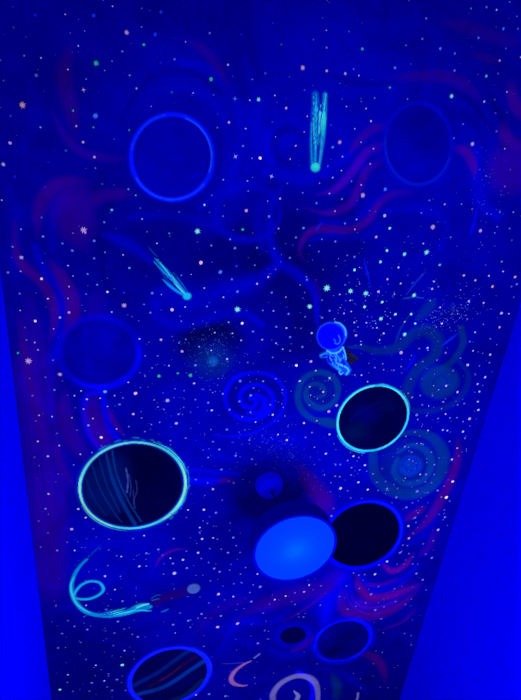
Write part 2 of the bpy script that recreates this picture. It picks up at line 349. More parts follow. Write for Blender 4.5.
gal('spiral_galaxy', 'teal galaxy with a teardrop core at the right, above the cyan-rimmed planet', 'galaxy', [
    st([(348, 347), (362, 347), (378, 351), (398, 347), (412, 335), (426, 330), (437, 339), (435, 355), (419, 368), (409, 384), (406, 398)], 14, (0, 42, 118), .8, .8, (.2, .9), .5),
    st([(461, 328), (463, 343), (455, 358), (444, 368)], 8, (0, 42, 128), .85, .8, (.9, 1)),
    disc(440, 382, 19, 16, 15, (0, 48, 138), .85, .2), st([(432, 384), (438, 376), (446, 378), (446, 386), (438, 388)], 2.5, (0, 24, 150), .7, .8),
    st([(459, 361), (468, 374), (465, 390), (452, 404), (430, 411), (410, 410)], 8, (0, 32, 132), .8, .8, (.4, .6), .4),
    st([(418, 318), (428, 308), (434, 300)], 14, (0, 44, 132), .6, 1, (.5, .3))])
motif('star_cluster_haze', 'dim teal smudge in the dark speckled patch left of centre', 'star cloud', [(None, [disc(213, 362, 15, 13, 0, (0, 44, 120), .6, .9), disc(213, 361, 4, 4, 0, (10, 100, 180), .8, .8)])], .0028, 2)
Z18b = lambda L: [(150+x/3.98, 580+y/3.98) for x, y in L]
motif('cosmic_swirl', 'thin pinkish crescent stroke at the bottom left of the white swirl', 'swirl', [(None, [
    st(Z18b([(402, 322), (372, 336), (338, 362), (322, 392), (334, 412), (362, 420), (386, 419)]), 4, (150, 92, 150), .9, .6, (.3, .3)), st(Z18b([(415, 310), (436, 294)]), 1.6, (110, 110, 190), .8, .6), st(Z18b([(290, 332), (330, 332), (372, 328)]), 1.2, (50, 50, 170), .7, .7)])], .0022, 3)
motif('cosmic_swirl', 'large greyish white swirl cut by the bottom edge of the picture', 'swirl', [(None, [
    st([(298, 672), (309, 678), (313, 690), (311, 702)], 4.5, (0, 0, 240), .9, .7), st([(274, 706), (273, 694), (281, 683), (296, 676), (310, 678), (317, 687), (318, 704)], 6, (118, 112, 172), .9, .7, (.8, .6), .5),
    st([(287, 707), (294, 703), (298, 696), (294, 691)], 4, (122, 122, 186), .9, .5, (.7, .3))])], .0022, 3)
motif('cosmic_swirl', 'tiny white flick of paint at the bottom right of the ceiling', 'swirl', [(None, [st([(358, 693), (357, 699), (352, 705)], 2, (110, 100, 180), .9, .5)])], .0022, 3)
for lab, pts, wd, c in [
    ('upper left blue shooting star streak in the star field right of centre', [(364, 259), (367, 272), (371, 287)], 2.2, (0, 20, 215)),
    ('long straight blue shooting star streak right of the small bright stars', [(425, 272), (415, 283), (406, 295)], 2, (10, 50, 225)),
    ('dark teal shooting star streak crossing the teal galaxy arm', [(412, 311), (400, 330), (391, 357)], 2.4, (0, 44, 140)),
    ('bright blue shooting star streak ending on the teal galaxy arm', [(457, 334), (449, 340), (440, 347)], 2.8, (0, 40, 240)),
    ('short deep blue shooting star streak below the teal galaxy arm', [(415, 354), (411, 362), (406, 370)], 3, (0, 0, 230)),
    ('thin horizontal pale streak under a bright green-white star', [(402, 299), (413, 297), (424, 298)], 1.2, (20, 80, 180)),
    ('faint blue streak left below the lowest nebula wave', [(322, 222), (318, 227), (316, 230)], 2, (0, 30, 220)),
    ('faint blue vertical streak at the upper right star field', [(470, 235), (474, 222), (478, 205)], 5, (0, 0, 215))]:
    motif('shooting_star', lab, 'shooting star', [(None, [st(pts, wd, c, .9, .8, (.4, .3))])], .0018, 3, 'painted shooting stars')

# planets
U_ = random.uniform
def planet(label, x, y, a, b, t, face, rim, rimlab, facelab=None, z=4, res=.0022):
    rim = list(rim); src = rim[1] if len(rim) > 1 else None
    if src is not None and not label.startswith('large dim') and not label.startswith('dark blue'):
        for q in range(16):
            a0 = random.uniform(0, 360); e = random.uniform(-1.3, 2.6)*min(1, a/42)
            L = rimst(x, y, a+1+e, b+1+e, t, random.uniform(.7, 1.2), (0, 0, 0), random.uniform(.35, .75), .8, a0, a0+random.uniform(15, 60), 0, (.3, .3))
            L['c'] = np.clip(src['c']*random.uniform(.5, 1.5)+np.array([0, .004, .02]), 0, .95); rim.append(L)
    motif('planet', label, 'planet', [('planet_face', [disc(x, y, a, b, t, face[0], 1, .04)]+face[1], facelab), ('planet_rim', rim, rimlab)], res, z, 'painted planets')
def rimst(x, y, a, b, t, wd, c, op=1, soft=.4, a0=0, a1=360, streak=0, tp=(1, 1)): return st(ring_pts(x, y, a, b, t, a0, a1), wd, c, op, soft, tp, streak)
planet('deep blue planet with a bright blue ring at the upper left', 172, 157, 40, 42, 0,
       ((0, 0, 164), [st([(168, 160), (175, 157), (184, 159)], 3, (0, 0, 190), .8, .8), st([(192, 178), (197, 176), (202, 173)], 4, (0, 0, 190), .7, .8), st([(140, 145), (170, 130), (200, 140)], 12, (0, 0, 158), .5, 1)]),
       [rimst(172, 157, 41.5, 43, 0, 9, (0, 0, 215), .5, 1), rimst(172, 157, 40.5, 42.3, 0, 5, (0, 18, 250), 1, .5), rimst(172, 157, 39.5, 41.5, 0, 2, (30, 90, 255), .8, .6, -70, 20), rimst(172, 157, 41, 42.5, 0, 2, (20, 70, 255), .8, .6, 40, 150), rimst(172, 157, 41, 42.5, 0, 1.8, (20, 60, 255), .7, .6, 190, 260)], 'bright blue painted ring')
planet('large dim blue planet at the upper right with a barely lighter rim', 418, 144, 33, 40, 0,
       ((0, 0, 160), [disc(425, 132, 22, 24, 0, (0, 0, 132), .8, .6), disc(408, 165, 16, 14, 0, (0, 0, 178), .5, .7)]),
       [rimst(418, 144, 34, 41, 0, 8, (0, 0, 200), .5, 1), rimst(418, 144, 33, 40.5, 0, 3, (0, 26, 190), .8, .7, 20, 190), rimst(418, 144, 33, 40.5, 0, 2, (0, 12, 185), .7, .8, 190, 380)], 'thin lighter blue rim')
planet('dark blue planet with a soft blue halo at the left edge', 98, 352, 37, 32, 0,
       ((0, 0, 142), [disc(110, 345, 24, 20, 0, (0, 0, 160), .7, .7), st([(84, 330), (86, 350), (90, 372)], 5, (0, 0, 165), .6, 1)]),
       [rimst(99, 352, 40, 35, 0, 11, (0, 0, 195), .6, 1.2), rimst(99, 352, 40, 35, 0, 8, (0, 0, 232), .7, 1.2, -10, 130, 0, (.4, .4))], 'soft blue halo ring')
planet('large black planet with a glowing green rim at the lower left', 132.5, 485, 52, 42, 8,
       ((0, 0, 56), [disc(106, 488, 24, 34, -20, (0, 18, 92), .7, .3), st([(106, 453), (113, 480), (124, 505), (135, 524)], 4, (0, 44, 116), .85, .5, (.5, 1)), st([(112, 450), (117, 475), (128, 500), (141, 521)], 1.6, (0, 52, 124), .8, .5),
                     st([(92, 464), (100, 488), (114, 512), (122, 522)], 1.5, (0, 40, 108), .8, .6), st([(99, 458), (107, 485), (120, 512)], 1.2, (0, 46, 112), .7, .6), st([(86, 478), (94, 498), (106, 515)], 1.5, (0, 34, 100), .7, .7),
                     st([(126, 468), (128, 480), (127, 492)], 1.4, (64, 80, 150), .9, .7), st([(129, 474), (131, 486), (130, 496)], 1.3, (36, 44, 116), .8, .7), st([(136, 480), (137, 490), (134, 500), (135, 508)], 1.2, (36, 50, 116), .8, .7), st([(133, 490), (134, 504)], 1, (40, 50, 120), .7, .7)]),
       [rimst(132.5, 485, 53, 42.8, 8, 9, (0, 44, 190), .5, 1.1),  rimst(132.5, 485, 53, 42.8, 8, 2.5, (70, 214, 190), 1, .45, -180, 180), *[rimst(132.5, 485, 56+U_(-1, 2), 45.5+U_(-1, 2), 8, 1.6, (10, 130, 170), .7, .8, a_, a_+U_(4, 11), 0, (.3, .3)) for a_ in range(-120, 60, 9)], rimst(132.5, 485, 53.3, 43, 8, 2.2, (140, 236, 160), .9, .6, -20, 60), rimst(132.5, 485, 53.2, 43, 8, 2, (150, 240, 170), .8, .6, 120, 200), rimst(132.5, 485, 52.5, 42.4, 8, 1.6, (120, 230, 190), .8, .6, 200, 300)], 'glowing green rim', 'black face with dark teal diagonal bands')
planet('black planet with a cyan rim between the teal galaxies', 372.7, 418, 36.2, 29.7, 33,
       ((0, 0, 62), [disc(366, 414, 12, 9, 0, (0, 0, 120), .5, .8), disc(355, 432, 12, 8, 20, (0, 20, 80), .6, .8), disc(388, 405, 10, 7, 0, (0, 8, 84), .6, .8), st([(350, 420), (362, 410), (378, 402)], 4, (0, 10, 92), .5, .8)]),
       [rimst(372.7, 418, 37, 30.5, 33, 2.7, (20, 200, 220), 1, .45), rimst(372.7, 418, 37, 30.7, 33, 2, (90, 240, 230), .7, .6, 180, 300), rimst(372.7, 418, 37, 30.7, 33, 1.6, (70, 230, 230), .7, .6, -20, 100)], 'glowing cyan rim')
planet('pure black planet with a blue rim partly behind the round hanging lamp', 362.5, 534.5, 38.5, 30, 26,
       ((0, 0, 44), []),
       [rimst(362.5, 534.5, 41.5, 33, 26, 7, (0, 0, 200), .6, 1.2), rimst(362.5, 534.5, 40, 31.3, 26, 4, (0, 0, 240), 1, .6, -130, 200), rimst(362.5, 534.5, 40.5, 31.5, 26, 2, (0, 30, 255), .6, .7, -80, 60)], 'blue rim')
planet('striped planet with a bright blue ring at the bottom left edge', 169.5, 676, 40, 26, 18,
       ((0, 0, 74), [st([(134, 685), (158, 672), (182, 655), (194, 648)], 5, (0, 26, 112), .9, .6), st([(138, 694), (165, 686), (190, 670), (205, 660)], 5, (0, 44, 134), .9, .5), st([(150, 686), (166, 677), (184, 664), (196, 656)], 4, (28, 4, 62), .9, .7),
                     st([(160, 680), (172, 673), (180, 666)], 1.2, (66, 20, 60), .8, .7), st([(168, 702), (186, 694), (202, 680)], 5, (0, 30, 92), .8, .6), st([(130, 680), (150, 664), (170, 654)], 4, (0, 4, 60), .7, .8)]),
       [rimst(169.5, 676, 41.5, 27.5, 18, 6.5, (0, 0, 215), .6, 1), rimst(169.5, 676, 40.7, 27, 18, 3.8, (14, 28, 255), 1, .5)], 'bright blue ring', 'dark face with teal and brown stripes')
planet('small dark blue planet with a blue rim near the bottom right', 343, 640, 27.5, 18, 20,
       ((0, 0, 104), [disc(334, 650, 10, 5, 20, (0, 0, 70), .7, .6), disc(348, 636, 12, 5, 20, (0, 0, 78), .7, .6), disc(326, 635, 8, 4, 20, (0, 0, 130), .6, .7)]),
       [rimst(343, 640, 30, 20.5, 20, 8, (0, 0, 185), .6, 1), rimst(343, 640, 28.5, 19.2, 20, 4, (0, 6, 226), .9, .6, -150, 90, 0, (.4, .4)), rimst(343, 640, 28.5, 19.2, 20, 3, (0, 0, 200), .7, .7, 80, 220)], 'blue rim')
planet('tiny black planet left of the small blue-rimmed planet near the bottom', 293, 635, 13, 8, 10,
       ((0, 0, 66), []), [rimst(293, 635, 16, 11, 10, 7, (0, 0, 176), .55, 1)], 'faint blue halo')

# comets
Zc1 = lambda L: [(270+x/5.79, 80+y/5.79) for x, y in L]
motif('comet', 'upright cyan comet near the top with its head pointing down', 'comet', [
    ('comet_tail', [st(Zc1([(262, 85), (262, 140), (255, 250), (248, 380), (248, 500)]), 8.5, (0, 104, 196), .85, .7, (.95, .8), .5),
                    st(Zc1([(318, 85), (314, 200), (304, 330), (288, 490)]), 6, (0, 160, 200), .9, .6, (.9, .4), .5),
                    st(Zc1([(314, 190), (310, 260), (300, 320)]), 4.6, (40, 230, 190), .9, .7, (.5, .3)), st(Zc1([(268, 100), (262, 220), (262, 330), (260, 490)]), 3.4, (0, 190, 215), .85, .7, (.3, .8)),
                    st(Zc1([(285, 110), (282, 250), (274, 400), (272, 490)]), 1.6, (0, 60, 180), .8, .7), st(Zc1([(240, 250), (238, 380), (244, 500)]), 1.6, (20, 170, 215), .8, .7), st(Zc1([(296, 330), (292, 420), (280, 500)]), 1.4, (60, 160, 220), .8, .7)]+[st(Zc1([(x_, y_), (x_-(x_-262)*.35*h_/400, y_+h_*.5), (x_-(x_-262)*.6*(y_+h_)/500, min(y_+h_, 495))]), U_(.6, 1.1), c_, .8, .8, (.2, .3)) for x_, y_, h_, c_ in [(U_(240, 325), U_(80, 300), U_(90, 240), random.choice([(0, 60, 180), (40, 210, 200), (0, 150, 215), (90, 240, 215), (0, 40, 170)])) for _ in range(34)]], 'streaky cyan tail'),
    ('comet_head', [disc(315.2, 167, 4.6, 4.6, 0, (30, 225, 205), 1, .25), disc(315.6, 166, 2.4, 2.4, 0, (70, 255, 200), .9, .6)], 'bright green-cyan head')], .0016, 4, 'painted comets')
Zc2 = lambda L: [(130+x/5.21, 235+y/5.21) for x, y in L]
motif('comet', 'slanted cyan comet left of centre flying down to the right', 'comet', [
    ('comet_tail', [st(Zc2([(95, 60), (115, 85), (140, 110)]), 1.4, (0, 70, 190), .7, .8, (.3, .8)), st(Zc2([(130, 122), (185, 180), (240, 245), (290, 308)]), 4, (0, 150, 200), .9, .6, (.3, .9)),
                    st(Zc2([(128, 142), (165, 180), (205, 215), (250, 262), (285, 312)]), 3.2, (30, 170, 215), .9, .6, (.3, .9)), st(Zc2([(172, 232), (205, 262), (245, 292), (290, 318)]), 3.2, (10, 150, 225), .9, .6, (.3, .9)),
                    st(Zc2([(228, 200), (265, 245), (302, 300)]), 1.2, (0, 110, 200), .8, .7, (.3, .9)), st(Zc2([(210, 225), (245, 265), (290, 310)]), 1.8, (90, 220, 210), .9, .7, (.3, .9)), st(Zc2([(165, 190), (185, 225), (225, 265)]), 1.2, (0, 70, 190), .8, .7)]+[st(Zc2([(130+t_*150+n_, 130+t_*165-n_), (160+t_*110+n_*.5+15, 165+t_*125-n_*.5+12), (215+t_*70+n_*.3, 225+t_*75-n_*.3)]), U_(.6, 1), c_, .8, .8, (.2, .3)) for t_, n_, c_ in [(U_(0, .6), U_(-14, 14), random.choice([(0, 20, 150), (70, 230, 220), (0, 90, 200)])) for _ in range(18)]], 'streaky cyan tail'),
    ('comet_head', [disc(187, 296, 4, 3.4, 10, (20, 205, 225), 1, .3)], 'cyan head')], .0015, 4, 'painted comets')
# rocket
Zr = lambda L: [(50+x/3.256, 540+y/3.256) for x, y in L]
motif('rocket', 'dim purple rocket with a pale nose and looping cyan trail at the lower left', 'rocket', [
    ('fuselage', [st(Zr([(340, 205), (370, 188), (410, 176), (448, 164)]), 14, (34, 0, 92), .7, 1.0, (.9, .8), .5), st(Zr([(352, 196), (385, 186), (425, 176)]), 2, (46, 0, 84), .7, .9),
                  st(Zr([(330, 190), (345, 180), (358, 178)]), 1.5, (20, 70, 140), .8, .7), st(Zr([(362, 234), (374, 230), (386, 224)]), 1.5, (20, 120, 190), .8, .7, (.4, .4))], 'dark purple body'),
    ('nose_cone', [disc(193.5, 588.5, 6.4, 4.6, 14, (70, 100, 178), 1, .18), st([(189, 590), (194, 587), (198, 587)], 1.3, (60, 96, 170), .8, .7)], 'pale grey-blue nose'),
    ('exhaust_trail', [st(Zr([(165, 18), (142, 38), (120, 62)]), 1.8, (0, 60, 180), .7, .9, (.3, .9)), st(Zr([(120, 62), (98, 84), (80, 112), (70, 148), (74, 180), (88, 206), (112, 230), (150, 243), (200, 246), (250, 238), (296, 224), (326, 216)]), 4.6, (0, 150, 200), .95, .45, (.5, 1), .35),
                       st(Zr([(76, 186), (100, 192), (132, 190), (162, 176), (174, 158), (160, 138), (130, 134), (102, 146), (84, 166), (76, 184)]), 2.8, (20, 176, 215), .95, .5),
                       st(Zr([(78, 118), (68, 150), (76, 186), (95, 214), (130, 236)]), 2, (60, 220, 215), .85, .7, (.4, .4)), st(Zr([(210, 243), (255, 232), (290, 214), (318, 208)]), 5.5, (20, 190, 200), .9, .6, (.4, .5), .4),
                       st(Zr([(270, 228), (300, 228), (328, 230)]), 2.2, (30, 200, 200), .9, .6, (.5, .2)), *[st(Zr([(x_, 240-(x_-190)*.13+o_), (x_+25, 238-(x_-165)*.17+o_*1.3), (x_+50, 232-(x_-150)*.15+o_*1.7)]), U_(.7, 1.1), c_, .8, .8, (.2, .3)) for x_, o_, c_ in [(U_(150, 275), U_(-5, 5), random.choice([(0, 60, 180), (60, 230, 210), (0, 110, 200)])) for _ in range(22)]], st(Zr([(285, 218), (305, 210), (322, 207)]), 1.8, (110, 240, 215), .8, .7), st(Zr([(332, 196), (345, 192), (355, 190)]), 1.4, (20, 110, 170), .8, .7)], 'cyan looping exhaust trail')], .0017, 4)
# astronaut
Za = lambda L: [(300+x/7.44, 300+y/7.44) for x, y in L]
motif('astronaut', 'small painted blue astronaut in a round helmet above the cyan-rimmed planet', 'astronaut', [
    ('jet_pack', [poly(Za([(335, 345), (400, 400), (448, 440), (380, 480), (345, 455)]), (16, 14, 52), .9, 1.2), st(Za([(350, 390), (385, 425), (370, 470)]), 2.5, (36, 20, 50), .7, .8), st(Za([(380, 400), (425, 435)]), 2.5, (20, 40, 50), .7, .8)], 'dark reddish brown pack'),
    ('space_suit', [poly(Za([(192, 366), (250, 372), (318, 345), (338, 395), (345, 450), (382, 518), (368, 552), (340, 562), (322, 548), (300, 556), (284, 525), (232, 490), (205, 462), (192, 420)]), (6, 84, 250), 1, .8),
                    poly(Za([(196, 412), (240, 405), (252, 450), (225, 470), (202, 455)]), (0, 0, 235), .95, .8), poly(Za([(290, 440), (330, 445), (340, 488), (300, 480)]), (0, 20, 240), .9, .8), poly(Za([(270, 350), (322, 352), (330, 400), (285, 425)]), (10, 40, 240), .8, .8),
                    st(Za([(152, 412), (172, 400), (200, 392)]), 2.6, (30, 130, 250), 1, .5), st(Za([(155, 425), (180, 424), (200, 420)]), 1.6, (20, 90, 240), .9, .6),
                    st(Za([(200, 375), (240, 395), (285, 385), (318, 350)]), 2, (70, 190, 250), .9, .6), st(Za([(240, 470), (270, 500), (300, 520)]), 2.4, (50, 170, 250), .9, .6), st(Za([(318, 350), (336, 400), (340, 440)]), 1.6, (80, 200, 250), .9, .6),
                    st(Za([(300, 482), (335, 495), (360, 520), (345, 550)]), 2, (80, 200, 250), .9, .6), st(Za([(262, 440), (275, 470), (310, 478)]), 1.6, (70, 180, 250), .8, .6), st(Za([(290, 530), (300, 552), (316, 540)]), 1.4, (80, 200, 250), .8, .6)]+[st(Za([(x_, y_), (x_+U_(-14, 14), y_+U_(10, 26)), (x_+U_(-6, 30), y_+U_(28, 44))]), U_(.7, 1.1), c_, .85, .7, (.3, .3)) for x_, y_, c_ in [(U_(215, 320), U_(372, 470), random.choice([(80, 200, 250), (0, 0, 215), (90, 210, 250), (0, 10, 200)])) for _ in range(20)]], 'blue suit with cyan outlines'),
    ('helmet', [st(Za([(255, 172), (300, 180), (330, 215), (338, 258), (322, 305), (300, 330)]), 3.2, (30, 130, 250), 1, .5, (.4, .6)), disc(331, 336, 14.6, 14.2, 0, (20, 70, 250), 1, .07), disc(330.6, 336.2, 13.2, 12.9, 0, (0, 0, 246), 1, .06),
                st(Za([(258, 162), (300, 175), (332, 215), (338, 262)]), 1.3, (90, 200, 250), .9, .6), st(Za([(286, 262), (298, 300), (278, 325), (258, 318)]), 1.4, (30, 120, 250), .9, .7), st(Za([(250, 290), (262, 305)]), 1.4, (30, 110, 250), .8, .7)], 'round bright blue helmet')], .0009, 5)

# ------------------------------------------------------------------ structure
bgonly = [l for l in LAYERS]
fx = np.arange(XL, XR+.003, .003)
fy = np.concatenate([np.arange(Y0, -.62, .05), np.arange(-.6, 2.6, .003), np.arange(2.62, Y1+.05, .05)])
fx[-1] = XR; fy[-1] = Y1
img, _ = composite(fx, fy, len(LAYERS))
o = link('ceiling', grid_mesh('ceiling', fx, fy, img, CEIL), M_MURAL); tag(o, kind='structure')
o['label'] = 'ceiling covered with a deep blue space mural'
def box_me(name, x0, x1, y0, y1, z0, z1):
    bm = bmesh.new(); bmesh.ops.create_cube(bm, size=1)
    for v in bm.verts: v.co = Vector(((x0+x1)/2+v.co.x*(x1-x0), (y0+y1)/2+v.co.y*(y1-y0), (z0+z1)/2+v.co.z*(z1-z0)))
    me = bpy.data.meshes.new(name); bm.to_mesh(me); bm.free(); return me
M_WALL = principled('blue_lit_wall', (0, 0, .69), .9, 0, 3)  # blue tint of the lighting is put into the wall colour
M_FLOOR = principled('blue_grey_floor', (.04, .04, .12), .7, .1, 6)
T = .1
for nm, b in [('wall_left', (XL-T, XL, Y0, Y1, 0, CEIL)), ('wall_right', (XR, XR+T, Y0, Y1, 0, CEIL)), ('wall_front', (XL-T, XR+T, Y1, Y1+T, 0, CEIL)), ('wall_back', (XL-T, XR+T, Y0-T, Y0, 0, CEIL))]:
    tag(link(nm, box_me(nm, *b), M_WALL), kind='structure')
tag(link('floor', box_me('floor', XL-T, XR+T, Y0-T, Y1+T, -T, 0), M_FLOOR), kind='structure')

# ------------------------------------------------------------------ motif objects: thin layers of paint on the ceiling
UNIT = .00028
for k, m in enumerate(MOTIFS):
    root = None; bbs = [bbox(L) for p in m['parts'] for L in p[3]]
    cx = (min(b[0] for b in bbs)+max(b[2] for b in bbs))/2; cy = (min(b[1] for b in bbs)+max(b[3] for b in bbs))/2
    single = m['parts'][0][0] is None
    org = (cx, cy, CEIL)
    if not single:
        root = empty(m['name'], org); tag(root, m['label'], m['cat'], m['group'])
    for j, (pn, mid, upto, Ls, plab) in enumerate(m['parts']):
        bb = [bbox(L) for L in Ls]; x0 = max(min(b[0] for b in bb), XL+.002); x1 = min(max(b[2] for b in bb), XR-.002); y0 = min(b[1] for b in bb); y1 = max(b[3] for b in bb)
        r = m['res']; xs = np.arange(x0-r, x1+r, r); ys = np.arange(y0-r, y1+r, r)
        xs = xs[(xs > XL+.001) & (xs < XR-.001)]
        im, mask = composite(xs, ys, upto, mid)
        z = CEIL-UNIT*(m['z']+.3*j+.012*(k % 12))-.0002
        me = grid_mesh(pn or m['name'], xs, ys, im, z, mask > (.04 if pn not in ('planet_face',) else .3), org, mask if pn != 'planet_face' else None)
        ob = link(pn or m['name'], me, M_MURAL, root)
        if single: ob.location = org; tag(ob, m['label'], m['cat'], m['group'])
        elif plab: ob['label'] = plab

